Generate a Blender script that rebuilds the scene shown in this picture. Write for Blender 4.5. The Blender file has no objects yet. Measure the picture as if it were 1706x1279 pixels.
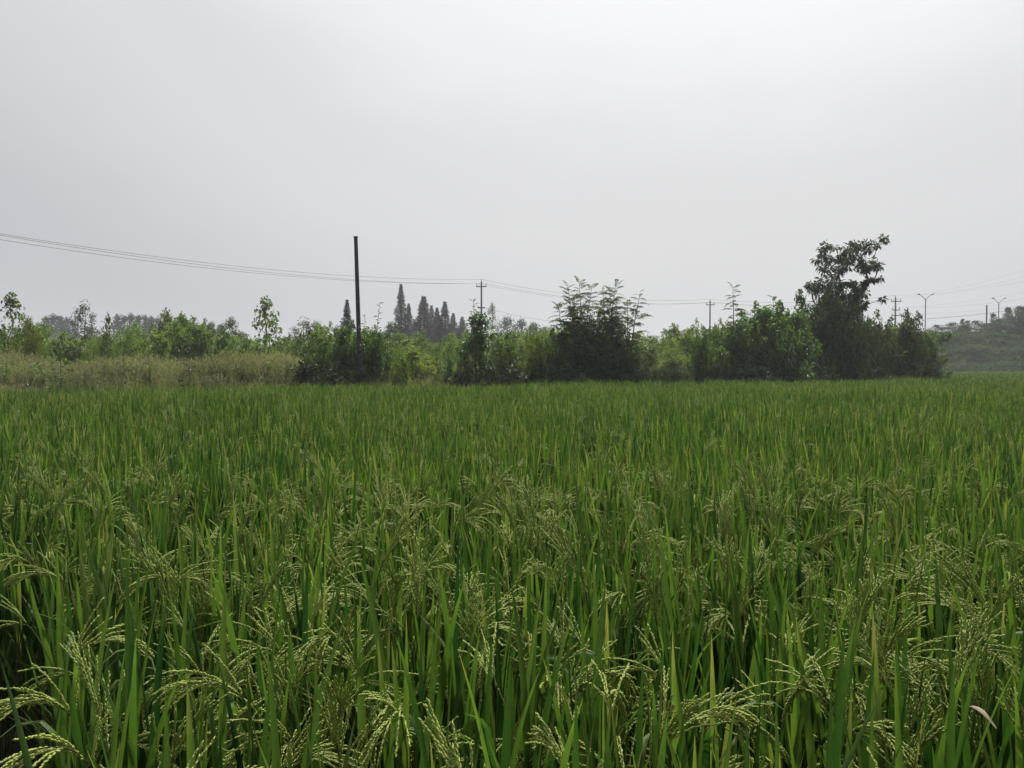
import bpy, math, random
import numpy as np
R = math.radians
rng = np.random.default_rng(7)
random.seed(7)
S = bpy.context.scene
COL = S.collection

# ------------------------------------------------------------------ camera
CAMZ, FPX, HORIZON = 1.57, 1289.0, 612.0
PITCH = math.atan((639.5 - HORIZON) / FPX)
cam = bpy.data.cameras.new('camera')
cam.sensor_width = 36.0
cam.lens = 36.0 * FPX / 1706.0
cam.clip_start, cam.clip_end = 0.05, 3000.0
camo = bpy.data.objects.new('camera', cam)
COL.objects.link(camo)
camo.location = (0, 0, CAMZ)
camo.rotation_euler = (R(90) - PITCH, 0, 0)
S.camera = camo

# ------------------------------------------------------------------ sky, sun, exposure
SUN_AZ, SUN_EL = R(14), R(54)
sd = (math.sin(SUN_AZ) * math.cos(SUN_EL), math.cos(SUN_AZ) * math.cos(SUN_EL), math.sin(SUN_EL))
w = bpy.data.worlds.new('World')
S.world = w
w.use_nodes = True
nt = w.node_tree
nt.nodes.clear()
N = nt.nodes.new
L = nt.links.new
sky = N('ShaderNodeTexSky')
sky.sky_type = 'NISHITA'
sky.sun_disc = False
sky.sun_elevation = SUN_EL
sky.sun_rotation = SUN_AZ
sky.air_density, sky.dust_density, sky.ozone_density = 1.0, 6.0, 1.0
bg1 = N('ShaderNodeBackground')
bg1.inputs['Strength'].default_value = 0.06
L(sky.outputs[0], bg1.inputs['Color'])
tc = N('ShaderNodeTexCoord')
dot = N('ShaderNodeVectorMath'); dot.operation = 'DOT_PRODUCT'
L(tc.outputs['Generated'], dot.inputs[0])
dot.inputs[1].default_value = sd
mr = N('ShaderNodeMapRange')
mr.inputs[1].default_value, mr.inputs[2].default_value = -1.0, 1.0
L(dot.outputs['Value'], mr.inputs[0])
# a thin even cloud layer, brighter round the veiled sun
noi = N('ShaderNodeTexNoise')
noi.inputs['Scale'].default_value = 1.6
noi.inputs['Detail'].default_value = 5.0
noi.inputs['Roughness'].default_value = 0.5
mp = N('ShaderNodeMapping')
mp.inputs['Scale'].default_value = (1.0, 1.0, 2.6)
L(tc.outputs['Generated'], mp.inputs[0])
L(mp.outputs[0], noi.inputs['Vector'])
nm = N('ShaderNodeMath'); nm.operation = 'MULTIPLY_ADD'
L(noi.outputs[0], nm.inputs[0]); nm.inputs[1].default_value = 0.06; nm.inputs[2].default_value = -0.03
add = N('ShaderNodeMath'); add.operation = 'ADD'
L(mr.outputs[0], add.inputs[0]); L(nm.outputs[0], add.inputs[1])
ramp = N('ShaderNodeValToRGB')
cr = ramp.color_ramp
cr.interpolation = 'EASE'
stops = [(0.0, (.40, .415, .45)), (.55, (.40, .413, .443)), (.75, (.435, .448, .478)), (.87, (.590, .592, .600)), (.95, (.775, .782, .797)), (1.0, (2.0, 1.97, 1.9))]
cr.elements[0].position, cr.elements[0].color = stops[0][0], (*stops[0][1], 1)
cr.elements[1].position, cr.elements[1].color = stops[-1][0], (*stops[-1][1], 1)
for p, c in stops[1:-1]:
    e = cr.elements.new(p); e.color = (*c, 1)
L(add.outputs[0], ramp.inputs[0])
bg2 = N('ShaderNodeBackground')
L(ramp.outputs[0], bg2.inputs['Color'])
mixs = N('ShaderNodeMixShader')
mixs.inputs[0].default_value = 0.93
L(bg1.outputs[0], mixs.inputs[1]); L(bg2.outputs[0], mixs.inputs[2])
wo = N('ShaderNodeOutputWorld')
L(mixs.outputs[0], wo.inputs['Surface'])

sl = bpy.data.lights.new('sun', 'SUN')
sl.energy, sl.angle, sl.color = 4.8, R(5), (1.0, .96, .90)
so = bpy.data.objects.new('sun', sl)
COL.objects.link(so)
so.rotation_euler = (R(90) - SUN_EL, 0, -SUN_AZ + math.pi)
so.location = (30, 60, 90)

S.view_settings.view_transform = 'Standard'
S.view_settings.look = 'None'
S.view_settings.exposure = 0.3
S.view_settings.gamma = 1.0
S.view_settings.use_curve_mapping = False
cy = S.cycles
cy.max_bounces, cy.diffuse_bounces, cy.glossy_bounces = 6, 3, 2
cy.transmission_bounces, cy.volume_bounces, cy.transparent_max_bounces = 3, 2, 4
cy.caustics_reflective = cy.caustics_refractive = False
cy.use_denoising = True

HAZE_DENSITY = 0.00068

# ------------------------------------------------------------------ helpers
def at(px, py, d):
    """point at depth d (metres along y) seen at photograph pixel px, py"""
    u, v = (px - 853.0) / FPX, (639.5 - py) / FPX
    c, s = math.cos(PITCH), math.sin(PITCH)
    y, z = c + v * s, -s + v * c
    k = d / y
    return np.array([u * k, d, CAMZ + z * k])

def unit(a):
    return a / np.maximum(np.linalg.norm(a, axis=-1, keepdims=True), 1e-9)

class MB:
    def __init__(s):
        s.V, s.F, s.M, s.T, s.n = [], [], [], [], 0
    def add(s, V, F, mat=0, tint=0.5):
        V = np.asarray(V, float).reshape(-1, 3); F = np.asarray(F, int)
        t = np.broadcast_to(np.asarray(tint, float), (len(V),))
        s.V.append(V); s.F.append(F + s.n); s.M.append(np.full(len(F), mat)); s.T.append(t)
        s.n += len(V)
    def join(s, V, Fs, Ms, T, M=None, off=(0, 0, 0), dt=0.0):
        if M is not None:
            V = V @ np.asarray(M).T
        V = V + np.asarray(off)
        for F, m in zip(Fs, Ms):
            s.F.append(F + s.n); s.M.append(m)
        s.V.append(V); s.T.append(T + dt); s.n += len(V)
    def raw(s):
        return np.concatenate(s.V), s.F, s.M, np.concatenate(s.T)
    def mesh(s, name, mats, smooth=True):
        me = bpy.data.meshes.new(name)
        V = np.concatenate(s.V)
        me.vertices.add(len(V)); me.vertices.foreach_set('co', V.ravel().astype(np.float32))
        tot = np.concatenate([np.full(len(F), F.shape[1]) for F in s.F])
        me.loops.add(int(tot.sum()))
        me.loops.foreach_set('vertex_index', np.concatenate([F.ravel() for F in s.F]).astype(np.int32))
        me.polygons.add(len(tot))
        me.polygons.foreach_set('loop_start', np.concatenate([[0], np.cumsum(tot)[:-1]]).astype(np.int32))
        me.polygons.foreach_set('material_index', np.concatenate(s.M).astype(np.int32))
        me.polygons.foreach_set('use_smooth', np.full(len(tot), smooth))
        a = me.attributes.new('tint', 'FLOAT', 'POINT')
        a.data.foreach_set('value', np.concatenate(s.T).astype(np.float32))
        for m in mats:
            me.materials.append(m)
        me.update(calc_edges=True)
        return me

def tube(mb, pts, rad, n=6, mat=0, tint=0.5, cap=True):
    pts = np.asarray(pts, float); k = len(pts)
    rad = np.broadcast_to(np.asarray(rad, float), (k,))
    t = unit(np.gradient(pts, axis=0))
    ref = np.array([1., 0, 0]) if abs(t[0][0]) < .9 else np.array([0, 1., 0])
    a = unit(np.cross(t, ref)); b = np.cross(t, a)
    th = np.arange(n) * 2 * math.pi / n
    ring = a[:, None] * np.cos(th)[None, :, None] + b[:, None] * np.sin(th)[None, :, None]
    V = (pts[:, None] + ring * rad[:, None, None]).reshape(-1, 3)
    F = []
    for i in range(k - 1):
        for j in range(n):
            j2 = (j + 1) % n
            F.append((i * n + j, i * n + j2, (i + 1) * n + j2, (i + 1) * n + j))
    mb.add(V, F, mat, tint)
    if cap and n > 2:
        mb.add(V[-n:], [list(range(n))], mat, tint)

def box(mb, c, s, mat=0, tint=.5, M=None):
    v = np.array([[x, y, z] for x in (-.5, .5) for y in (-.5, .5) for z in (-.5, .5)]) * s
    if M is not None:
        v = v @ np.asarray(M).T
    mb.add(v + np.asarray(c), [(0, 1, 3, 2), (4, 6, 7, 5), (0, 4, 5, 1), (2, 3, 7, 6), (0, 2, 6, 4), (1, 5, 7, 3)], mat, tint)

def leaves(mb, P, D, Nn, ln, wd, mat=0, tint=.5, fold=.25, droop=.0):
    """folded pointed leaves: 4 points, 2 triangles each"""
    P, D = np.asarray(P, float), unit(np.asarray(D, float))
    n = len(P)
    ln = np.broadcast_to(np.asarray(ln, float), (n,))[:, None]; wd = np.broadcast_to(np.asarray(wd, float), (n,))[:, None]
    sd_ = unit(np.cross(D, Nn)); up = np.cross(sd_, D)
    m = P + D * ln * .45
    tip = P + D * ln; tip[:, 2] -= (droop * ln[:, 0])
    V = np.stack([P, m + sd_ * wd / 2 + up * wd * fold, tip, m - sd_ * wd / 2 + up * wd * fold], 1).reshape(-1, 3)
    b = np.arange(n)[:, None] * 4
    F = np.concatenate([b + np.array([0, 1, 2]), b + np.array([0, 2, 3])])
    t = np.repeat(np.broadcast_to(np.asarray(tint, float), (n,)), 4)
    mb.add(V, F, mat, t)

def rot(ax, a):
    c, s = math.cos(a), math.sin(a)
    return np.array({'x': [[1, 0, 0], [0, c, -s], [0, s, c]], 'y': [[c, 0, s], [0, 1, 0], [-s, 0, c]], 'z': [[c, -s, 0], [s, c, 0], [0, 0, 1]]}[ax])

def link(name, me, parent=None, loc=(0, 0, 0), rot_=(0, 0, 0), scl=(1, 1, 1)):
    o = bpy.data.objects.new(name, me)
    COL.objects.link(o)
    if parent is not None:
        o.parent = parent
    o.location, o.rotation_euler, o.scale = loc, rot_, scl
    return o

def tag(o, label=None, cat=None, group=None, kind=None):
    for k, v in (('label', label), ('category', cat), ('group', group), ('kind', kind)):
        if v:
            o[k] = v
    return o

def thing(name, label, cat, loc, group=None, rz=0, scl=(1, 1, 1)):
    o = link(name, None, None, loc, (0, 0, rz), scl)
    o.empty_display_size = .2
    return tag(o, label, cat, group)

# ------------------------------------------------------------------ materials
def plant_mat(name, dark, light, transl=.35, rough=.5, spec=.35, patch=0.0, patch_scale=.12, rand=.25, dry=None):
    """leaf colour from a per-leaf tint, a per-plant random value and (for the field) slow patches over the ground"""
    m = bpy.data.materials.new(name); m.use_nodes = True
    t = m.node_tree; t.nodes.clear(); n, l = t.nodes.new, t.links.new
    at_ = n('ShaderNodeAttribute'); at_.attribute_name = 'tint'
    oi = n('ShaderNodeObjectInfo')
    r = n('ShaderNodeMath'); r.operation = 'MULTIPLY_ADD'
    l(oi.outputs['Random'], r.inputs[0]); r.inputs[1].default_value = rand; r.inputs[2].default_value = -rand / 2
    a = n('ShaderNodeMath'); a.operation = 'ADD'
    l(at_.outputs['Fac'], a.inputs[0]); l(r.outputs[0], a.inputs[1])
    fac = a
    if patch:
        no = n('ShaderNodeTexNoise'); no.inputs['Scale'].default_value = patch_scale; no.inputs['Detail'].default_value = 3
        geo = n('ShaderNodeNewGeometry')
        l(geo.outputs['Position'], no.inputs['Vector'])
        q = n('ShaderNodeMath'); q.operation = 'MULTIPLY_ADD'
        l(no.outputs[0], q.inputs[0]); q.inputs[1].default_value = patch; q.inputs[2].default_value = -patch / 2
        a2 = n('ShaderNodeMath'); a2.operation = 'ADD'
        l(a.outputs[0], a2.inputs[0]); l(q.outputs[0], a2.inputs[1]); fac = a2
    cr_ = n('ShaderNodeValToRGB')
    e = cr_.color_ramp.elements
    e[0].position, e[0].color = 0.05, (*dark, 1)
    e[1].position, e[1].color = 0.95, (*light, 1)
    if dry:
        e[1].position = .72
        q_ = e.new(1.0); q_.color = (*dry, 1)
    l(fac.outputs[0], cr_.inputs[0])
    # fine streaks / mottling in the leaf
    tcn = n('ShaderNodeTexCoord')
    nz = n('ShaderNodeTexNoise'); nz.inputs['Scale'].default_value = 45.0; nz.inputs['Detail'].default_value = 2
    l(tcn.outputs['Object'], nz.inputs['Vector'])
    mrn = n('ShaderNodeMapRange'); mrn.inputs[3].default_value = .78; mrn.inputs[4].default_value = 1.22
    l(nz.outputs[0], mrn.inputs[0])
    mul = n('ShaderNodeVectorMath'); mul.operation = 'SCALE'
    l(cr_.outputs[0], mul.inputs[0]); l(mrn.outputs[0], mul.inputs['Scale'])
    mc = n('ShaderNodeVectorMath'); mc.operation = 'MULTIPLY'
    l(mul.outputs[0], mc.inputs[0]); l(oi.outputs['Color'], mc.inputs[1])
    b = n('ShaderNodeBsdfPrincipled')
    l(mc.outputs[0], b.inputs['Base Color'])
    b.inputs['Roughness'].default_value = rough
    b.inputs['Specular IOR Level'].default_value = spec
    tr = n('ShaderNodeBsdfTranslucent')
    tl = n('ShaderNodeVectorMath'); tl.operation = 'MULTIPLY'
    l(mc.outputs[0], tl.inputs[0]); tl.inputs[1].default_value = (1.5, 1.6, .8)
    l(tl.outputs[0], tr.inputs['Color'])
    mx = n('ShaderNodeMixShader'); mx.inputs[0].default_value = transl
    l(b.outputs[0], mx.inputs[1]); l(tr.outputs[0], mx.inputs[2])
    o = n('ShaderNodeOutputMaterial')
    l(mx.outputs[0], o.inputs['Surface'])
    return m

def plain_mat(name, c1, c2, scale=6.0, rough=.8, metallic=0, bump=.2):
    m = bpy.data.materials.new(name); m.use_nodes = True
    t = m.node_tree; n, l = t.nodes.new, t.links.new
    b = t.nodes['Principled BSDF']
    tcn = n('ShaderNodeTexCoord'); nz = n('ShaderNodeTexNoise')
    nz.inputs['Scale'].default_value = scale; nz.inputs['Detail'].default_value = 6
    l(tcn.outputs['Object'], nz.inputs['Vector'])
    cr_ = n('ShaderNodeValToRGB'); e = cr_.color_ramp.elements
    e[0].position, e[0].color = .3, (*c1, 1); e[1].position, e[1].color = .7, (*c2, 1)
    l(nz.outputs[0], cr_.inputs[0]); l(cr_.outputs[0], b.inputs['Base Color'])
    b.inputs['Roughness'].default_value = rough; b.inputs['Metallic'].default_value = metallic
    bp = n('ShaderNodeBump'); bp.inputs['Strength'].default_value = bump; bp.inputs['Distance'].default_value = .02
    l(nz.outputs[0], bp.inputs['Height']); l(bp.outputs[0], b.inputs['Normal'])
    return m

M_BLADE = plant_mat('rice_blade', (.015, .050, .011), (.092, .150, .028), .42, .55, .24, patch=.36, patch_scale=.16, rand=.30, dry=(.20, .19, .070))
M_STALK = plant_mat('rice_stalk', (.028, .045, .012), (.11, .12, .035), .25, .6, .3)
M_GRAIN = plant_mat('rice_grain', (.20, .285, .050), (.42, .46, .11), .25, .55, .35, patch=.35, patch_scale=.2, rand=.3)
M_BROAD = plant_mat('broad_leaf', (.028, .066, .020), (.105, .155, .036), .42, .45, .4)
M_YELLOW = plant_mat('yellow_green_leaf', (.045, .090, .020), (.150, .200, .040), .45, .5, .35)
M_DARKLEAF = plant_mat('dark_leaf', (.016, .030, .014), (.052, .074, .028), .3, .5, .35)
M_DUSTY = plant_mat('dusty_leaf', (.026, .040, .020), (.110, .122, .070), .35, .7, .2)
M_PINN = plant_mat('pinnate_leaf', (.024, .052, .018), (.085, .118, .036), .4, .5, .35)
M_CONIF = plant_mat('conifer_spray', (.012, .028, .019), (.036, .056, .030), .2, .6, .25)
M_POPLAR = plant_mat('poplar_leaf', (.018, .042, .024), (.046, .084, .040), .25, .8, .1)
M_CREEP = plant_mat('creeper_leaf', (.028, .064, .034), (.066, .115, .056), .3, .85, .08)
M_WEED = plant_mat('dry_grass', (.066, .080, .038), (.225, .218, .130), .4, .7, .2, patch=.9, patch_scale=.55, rand=.6)
M_HERB = plant_mat('green_weed', (.036, .075, .020), (.125, .170, .046), .42, .55, .3, patch=.4, patch_scale=.3)
M_BARK = plain_mat('bark', (.035, .030, .024), (.085, .075, .060), 14, .9, 0, .5)
M_PALEBARK = plain_mat('pale_bark', (.16, .15, .13), (.30, .28, .25), 12, .85, 0, .4)
M_CONC = plain_mat('weathered_concrete', (.020, .021, .024), (.050, .050, .054), 9, .9, 0, .5)
M_POLE = plain_mat('grey_concrete', (.075, .078, .084), (.125, .13, .135), 5, .9, 0, .3)
M_METAL = plain_mat('dull_metal', (.06, .064, .07), (.12, .125, .13), 8, .55, .3, .1)
M_LAMP = plain_mat('lamp_grey', (.26, .265, .275), (.36, .365, .37), 5, .5, .2, .05)
M_WIRE = plain_mat('wire_black', (.03, .03, .033), (.05, .05, .055), 3, .6, 0, 0)
M_CERAM = plain_mat('insulator', (.10, .07, .06), (.2, .16, .14), 3, .35, 0, 0)
M_MUD = plain_mat('mud', (.020, .017, .012), (.045, .038, .024), .7, .95, 0, .6)
M_SOIL = plain_mat('hill_soil', (.032, .040, .020), (.070, .075, .042), .25, .95, 0, .8)
M_PINK = plain_mat('dried_leaf', (.26, .19, .12), (.42, .33, .22), 20, .8, 0, .3)

# ------------------------------------------------------------------ ground, bank, hill
# the field's far edge: x -> y ; beyond it a scrubby bank half a metre higher
EDGE = np.array([(-80, -6.0), (-30, 13.5), (-12.6, 19.2), (-6.3, 23.0), (3.0, 26.2), (21.0, 38.0), (24.5, 46), (36, 70), (52, 97), (70, 99), (140, 100)], float)
def edge_y(x):
    return np.interp(x, EDGE[:, 0], EDGE[:, 1])
def edge_at(px):
    """depth of the field edge seen in the direction of photograph column px"""
    k = (px - 853.0) / FPX
    y = np.linspace(4, 110, 4000)
    f = y - edge_y(k * y)
    i = np.argmax(f > 0)
    return float(y[i])
def ground_z(x, y):
    d = np.clip((y - edge_y(x)) / 2.2, 0, 1)
    z = .42 * d * d * (3 - 2 * d)
    return z + .10 * np.sin(x * .7 + 1) * np.cos(y * .5) * d
def grid(name, xs, ys, fz, mat):
    X, Y = np.meshgrid(xs, ys); Z = fz(X, Y)
    V = np.stack([X, Y, Z], -1).reshape(-1, 3); nx, ny = len(xs), len(ys)
    i = (np.arange(ny - 1)[:, None] * nx + np.arange(nx - 1)[None]).ravel()
    mb = MB(); mb.add(V, np.stack([i, i + 1, i + nx + 1, i + nx], 1))
    return link(name, mb.mesh(name, [mat]))
xs = np.concatenate([np.arange(-420, -60, 20.), np.arange(-60, 70, .9), np.arange(70, 421, 14.)])
ys = np.concatenate([np.arange(-420, -10, 20.), np.arange(-10, 102, .9), np.arange(102, 421, 15.)])
tag(grid('ground', xs, ys, ground_z, M_MUD), kind='structure')

def hill_z(x, y):
    ridge = np.clip((x - 38) / 16, 0, 1); ridge = ridge * ridge * (3 - 2 * ridge)
    s = np.clip((y - 99.5) / 11, 0, 1)
    prof = np.interp(s, [0, .25, .40, .65, .8, 1], [0, .22, .26, .62, .66, 1.0])
    back = 1 - np.clip((y - 150) / 40, 0, 1)
    return -.6 + (5.4 * prof + .35 * np.sin(x * .21) + .2 * np.sin(x * .83 + y * .4)) * ridge * back + .55 * (ridge * back)
tag(grid('hill', np.arange(34, 190, 1.5), np.concatenate([np.arange(98, 116, .8), np.arange(116, 200, 5.)]), hill_z, M_SOIL), kind='structure')

def gz(x, y):
    g = float(ground_z(np.array(float(x)), np.array(float(y))))
    if x > 38 and 98 < y < 190:
        g = max(g, float(hill_z(np.array(float(x)), np.array(float(y)))))
    return g

# ------------------------------------------------------------------ scatter (stuff): instances on points
def scatter(name, pts, rots, scls, idx, meshes, kind='stuff'):
    coll = bpy.data.collections.new(name + '_sources')
    for i, me in enumerate(meshes):
        coll.objects.link(bpy.data.objects.new('%s_source_%02d' % (name, i), me))
    me = bpy.data.meshes.new(name)
    me.vertices.add(len(pts)); me.vertices.foreach_set('co', np.asarray(pts, np.float32).ravel())
    for nm_, ty, arr, key in (('rot', 'FLOAT_VECTOR', rots, 'vector'), ('scl', 'FLOAT_VECTOR', scls, 'vector'), ('idx', 'INT', idx, 'value')):
        a = me.attributes.new(nm_, ty, 'POINT')
        a.data.foreach_set(key, np.asarray(arr, np.int32 if ty == 'INT' else np.float32).ravel())
    o = link(name, me)
    ng = bpy.data.node_groups.new(name + '_scatter', 'GeometryNodeTree')
    ng.interface.new_socket('Geometry', in_out='INPUT', socket_type='NodeSocketGeometry')
    ng.interface.new_socket('Geometry', in_out='OUTPUT', socket_type='NodeSocketGeometry')
    n, l = ng.nodes.new, ng.links.new
    gi, go = n('NodeGroupInput'), n('NodeGroupOutput')
    ci = n('GeometryNodeCollectionInfo')
    ci.inputs['Collection'].default_value = coll
    ci.inputs['Separate Children'].default_value = True
    ci.inputs['Reset Children'].default_value = True
    ip = n('GeometryNodeInstanceOnPoints')
    ip.inputs['Pick Instance'].default_value = True
    l(gi.outputs[0], ip.inputs['Points']); l(ci.outputs[0], ip.inputs['Instance'])
    for nm_, ty, sock in (('rot', 'FLOAT_VECTOR', 'Rotation'), ('scl', 'FLOAT_VECTOR', 'Scale'), ('idx', 'INT', 'Instance Index')):
        na = n('GeometryNodeInputNamedAttribute'); na.data_type = ty
        na.inputs['Name'].default_value = nm_
        l(na.outputs['Attribute'], ip.inputs[sock])
    l(ip.outputs[0], go.inputs[0])
    md = o.modifiers.new('scatter', 'NODES'); md.node_group = ng
    o['kind'] = kind
    return o

# ------------------------------------------------------------------ rice
def blade(L_, W, bend, twist, seg=8, flop=0):
    """one leaf blade: centre line rises along z and bends towards +x, V-folded, tapering to a point"""
    t = np.linspace(0, 1, seg + 1)
    ang = bend * t ** 1.7 + (flop * np.clip((t - .55) / .25, 0, 1) if flop else 0)
    st = L_ / seg
    x = np.concatenate([[0], np.cumsum(np.sin((ang[1:] + ang[:-1]) / 2) * st)])
    z = np.concatenate([[0], np.cumsum(np.cos((ang[1:] + ang[:-1]) / 2) * st)])
    wv = W * np.clip(.35 + t * 5, 0, 1) * np.clip(1 - t ** 2.4, 0, 1) ** .85
    wv[-1] = W * .02
    C = np.stack([x, 0 * x, z], 1)
    tw = twist * t + random.uniform(-.4, .4)
    Tn = np.stack([np.sin(ang), 0 * ang, np.cos(ang)], 1)
    Nn = np.stack([np.cos(ang), 0 * ang, -np.sin(ang)], 1)
    B = np.array([0, 1., 0])[None]
    side = B * np.cos(tw)[:, None] + Nn * np.sin(tw)[:, None]
    up = np.cross(side, Tn)
    V = np.stack([C - side * wv[:, None] / 2 + up * wv[:, None] * .16, C, C + side * wv[:, None] / 2 + up * wv[:, None] * .16], 1).reshape(-1, 3)
    i = np.arange(seg)[:, None] * 3
    F = np.concatenate([i + np.array([0, 1, 4, 3]), i + np.array([1, 2, 5, 4])])
    return V, F, np.repeat(t, 3)

def blade_tint(t, base):
    dry = random.choice([0, 0, 0, .2, .4])
    return base + .14 * t + np.clip((t - random.uniform(.72, .93)) / .1, 0, 1) * dry

def grains(mb, P, D, ln, wd, mat, tint, sides=4):
    n = len(P); D = unit(D)
    ref = np.where(np.abs(D[:, 2:3]) < .9, np.array([[0, 0, 1.]]), np.array([[1., 0, 0]]))
    a = unit(np.cross(D, ref)); b = np.cross(D, a)
    ring = [P + D * ln * .45 + (a * math.cos(k * 2 * math.pi / sides) + b * math.sin(k * 2 * math.pi / sides)) * wd / 2 for k in range(sides)]
    V = np.stack([P] + ring + [P + D * ln], 1).reshape(-1, 3)
    m = sides + 2
    o = np.arange(n)[:, None] * m
    F = []
    for k in range(sides):
        k2 = (k + 1) % sides
        F += [o + np.array([0, 1 + k2, 1 + k]), o + np.array([sides + 1, 1 + k, 1 + k2])]
    mb.add(V, np.concatenate(F), mat, np.repeat(tint, m))

def panicle(droop, full=1.0, coarse=False, tint0=.45):
    """drooping rice ear on its stalk, bending towards +x; origin at the bottom of the visible stalk"""
    mb = MB()
    Ls, Lr = .20, .165 * random.uniform(.85, 1.2)
    n1, n2 = 3, 10
    ang = np.concatenate([np.linspace(.02, .10 * droop, n1), .10 * droop + (droop - .10 * droop) * np.linspace(0, 1, n2 + 1)[1:] ** .8])
    st = np.concatenate([np.full(n1, Ls / n1), np.full(n2, Lr / n2)])
    x = np.concatenate([[0], np.cumsum(np.sin(ang) * st)]); z = np.concatenate([[0], np.cumsum(np.cos(ang) * st)])
    wob = np.cumsum(np.random.default_rng(random.randrange(9999)).normal(0, .0025, len(x)))
    C = np.stack([x, wob, z], 1)
    tube(mb, C, np.linspace(.0016, .0007, len(C)), 3, 0, .6, False)
    T_ = unit(np.gradient(C, axis=0))
    nb = int(19 * full) if not coarse else int(9 * full)
    Ps, Ds = [], []
    gl, gw = (.0092, .0041) if not coarse else (.015, .0052)
    for k in range(nb + 1):
        last = k == nb
        f = 1.0 if last else (k + random.random() * .6) / nb * .92
        j = n1 + f * n2; i0 = min(int(j), len(C) - 2); fr = j - i0
        p = C[i0] * (1 - fr) + C[i0 + 1] * fr; tg = T_[i0]
        blen = (.060 if last else (.135 - .065 * f)) * random.uniform(.8, 1.15)
        az = random.uniform(0, 2 * math.pi); sp = random.uniform(.04, .26)
        q = unit(np.cross(tg, [0, 1, .01])); s_ = np.cross(tg, q)
        d = unit(tg * math.cos(sp) + (q * math.cos(az) + s_ * math.sin(az)) * math.sin(sp))
        ns = 5; pts = [p]
        for s2 in range(ns):
            d = unit(d + np.array([0, 0, -.05 - .15 * (droop > 1.0)])); pts.append(pts[-1] + d * blen / ns)
        pts = np.array(pts)
        if not coarse:
            tube(mb, pts, .0005, 3, 0, .6, False)
        ng_ = max(3, int(blen / (.0032 if not coarse else .0095)))
        for g in range(ng_):
            u = .12 + .88 * g / ng_ * 1.0
            jj = u * ns; a0 = min(int(jj), ns - 1); ff = jj - a0
            pp = pts[a0] * (1 - ff) + pts[a0 + 1] * ff
            dd = unit(pts[a0 + 1] - pts[a0])
            Ps.append(pp); Ds.append(dd + np.array([random.gauss(0, .15) for _ in range(3)]))
    Ps, Ds = np.array(Ps), np.array(Ds)
    tint = np.clip(rng.normal(tint0, .16, len(Ps)), 0, 1)
    grains(mb, Ps, Ds, gl, gw, 1, tint, 3 if coarse else 4)
    return mb

N_LEAF, N_PAN = 18, 14
LEAF, PAN, PANC = [], [], []
for k in range(N_LEAF):
    L_ = random.uniform(.36, .52)
    flop = (1.6, .8, 2.0, .5)[k] if k < 4 else 0
    V, F, t = blade(L_, random.uniform(.0145, .0235), random.uniform(.03, .40), random.uniform(-.7, .7), 9, flop)
    mb = MB(); mb.add(V, F, 0, blade_tint(t, random.uniform(.02, .62)))
    LEAF.append((mb.mesh('rice_leaf_%02d' % k, [M_BLADE]), mb.raw(), L_))
for k in range(N_PAN):
    dr = random.uniform(.25, .7) if k < 4 else random.uniform(1.3, 2.5)
    t0 = random.uniform(.2, .42) if k < 4 else random.uniform(.3, .7)
    mb = panicle(dr, random.uniform(.8, 1.15), False, t0)
    PAN.append((mb.mesh('rice_ear_%02d' % k, [M_STALK, M_GRAIN]), dr))
    mc = panicle(dr, random.uniform(.9, 1.2), True, t0)
    PANC.append(mc.raw())

def tiller_layout(n, height):
    out = []
    for i in range(n):
        az = random.uniform(0, 2 * math.pi); r = .05 * math.sqrt(random.random())
        lean = abs(random.gauss(.0, .09)) + .02
        out.append((r * math.cos(az), r * math.sin(az), lean, az + random.gauss(0, .3)))
    return out
def along(t, z):
    """point on a tiller at height z"""
    x, y, lean, az = t
    return np.array([x + math.tan(lean) * z * math.cos(az), y + math.tan(lean) * z * math.sin(az), z])

def stem_mesh(til, seg_low=5, with_upper=False, hscale=1.0):
    mb = MB()
    for t in til:
        tube(mb, [along(t, 0), along(t, .3), along(t, .62 * hscale)], [.0035, .003, .002], 3, 0, random.uniform(.1, .5), False)
        for zz, n_ in ((.28, 1), (.16, 1)):
            V, F, tt = blade(random.uniform(.3, .45), random.uniform(.010, .014), random.uniform(.2, .9), random.uniform(-.6, .6), seg_low)
            M = rot('z', random.uniform(0, 6.28)) @ rot('y', random.uniform(.12, .4))
            mb.add(V @ M.T + along(t, zz), F, 1 if random.random() < .75 else 0, random.uniform(.0, .45) + .2 * tt)
        if with_upper:
            for zz, lo, hi in ((.60, .02, .16), (.42, .05, .24)):
                if zz > .5 and random.random() < .12: continue
                k = random.choices(range(N_LEAF), [.35, .6, .3, .6] + [1] * (N_LEAF - 4))[0]
                V, Fs, Ms, T = LEAF[k][1]
                M = rot('z', random.uniform(0, 6.28)) @ rot('y', random.uniform(lo, hi)) * hscale
                Fs = [f for f in Fs]
                mb.join(V, Fs, [np.ones(len(f), int) for f in Fs], T, M, along(t, zz * hscale + random.uniform(-.06, .06)), random.uniform(-.12, .12))
    return mb

# foliage variants for middle plants and whole-plant variants for the mass of the field
FOL = []
for k in range(8):
    til = tiller_layout(14, 1)
    FOL.append((stem_mesh(til, 4, True).mesh('rice_foliage_%02d' % k, [M_STALK, M_BLADE]), til))
MASS = []
for k in range(14):
    til = tiller_layout(14, 1)
    mb = stem_mesh(til, 3, True, random.uniform(.94, 1.05))
    for t in til[:random.choice([0, 1, 1, 2, 2, 3])]:
        V, Fs, Ms, T = PANC[random.randrange(N_PAN)]
        M = rot('z', random.uniform(0, 6.28)) @ rot('y', random.uniform(0, .25))
        mb.join(V, Fs, [np.where(m == 1, 2, 0) for m in Ms], T, M, along(t, random.uniform(.54, .72)), 0)
    MASS.append(mb.mesh('rice_mass_%02d' % k, [M_STALK, M_BLADE, M_GRAIN]))

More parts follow.
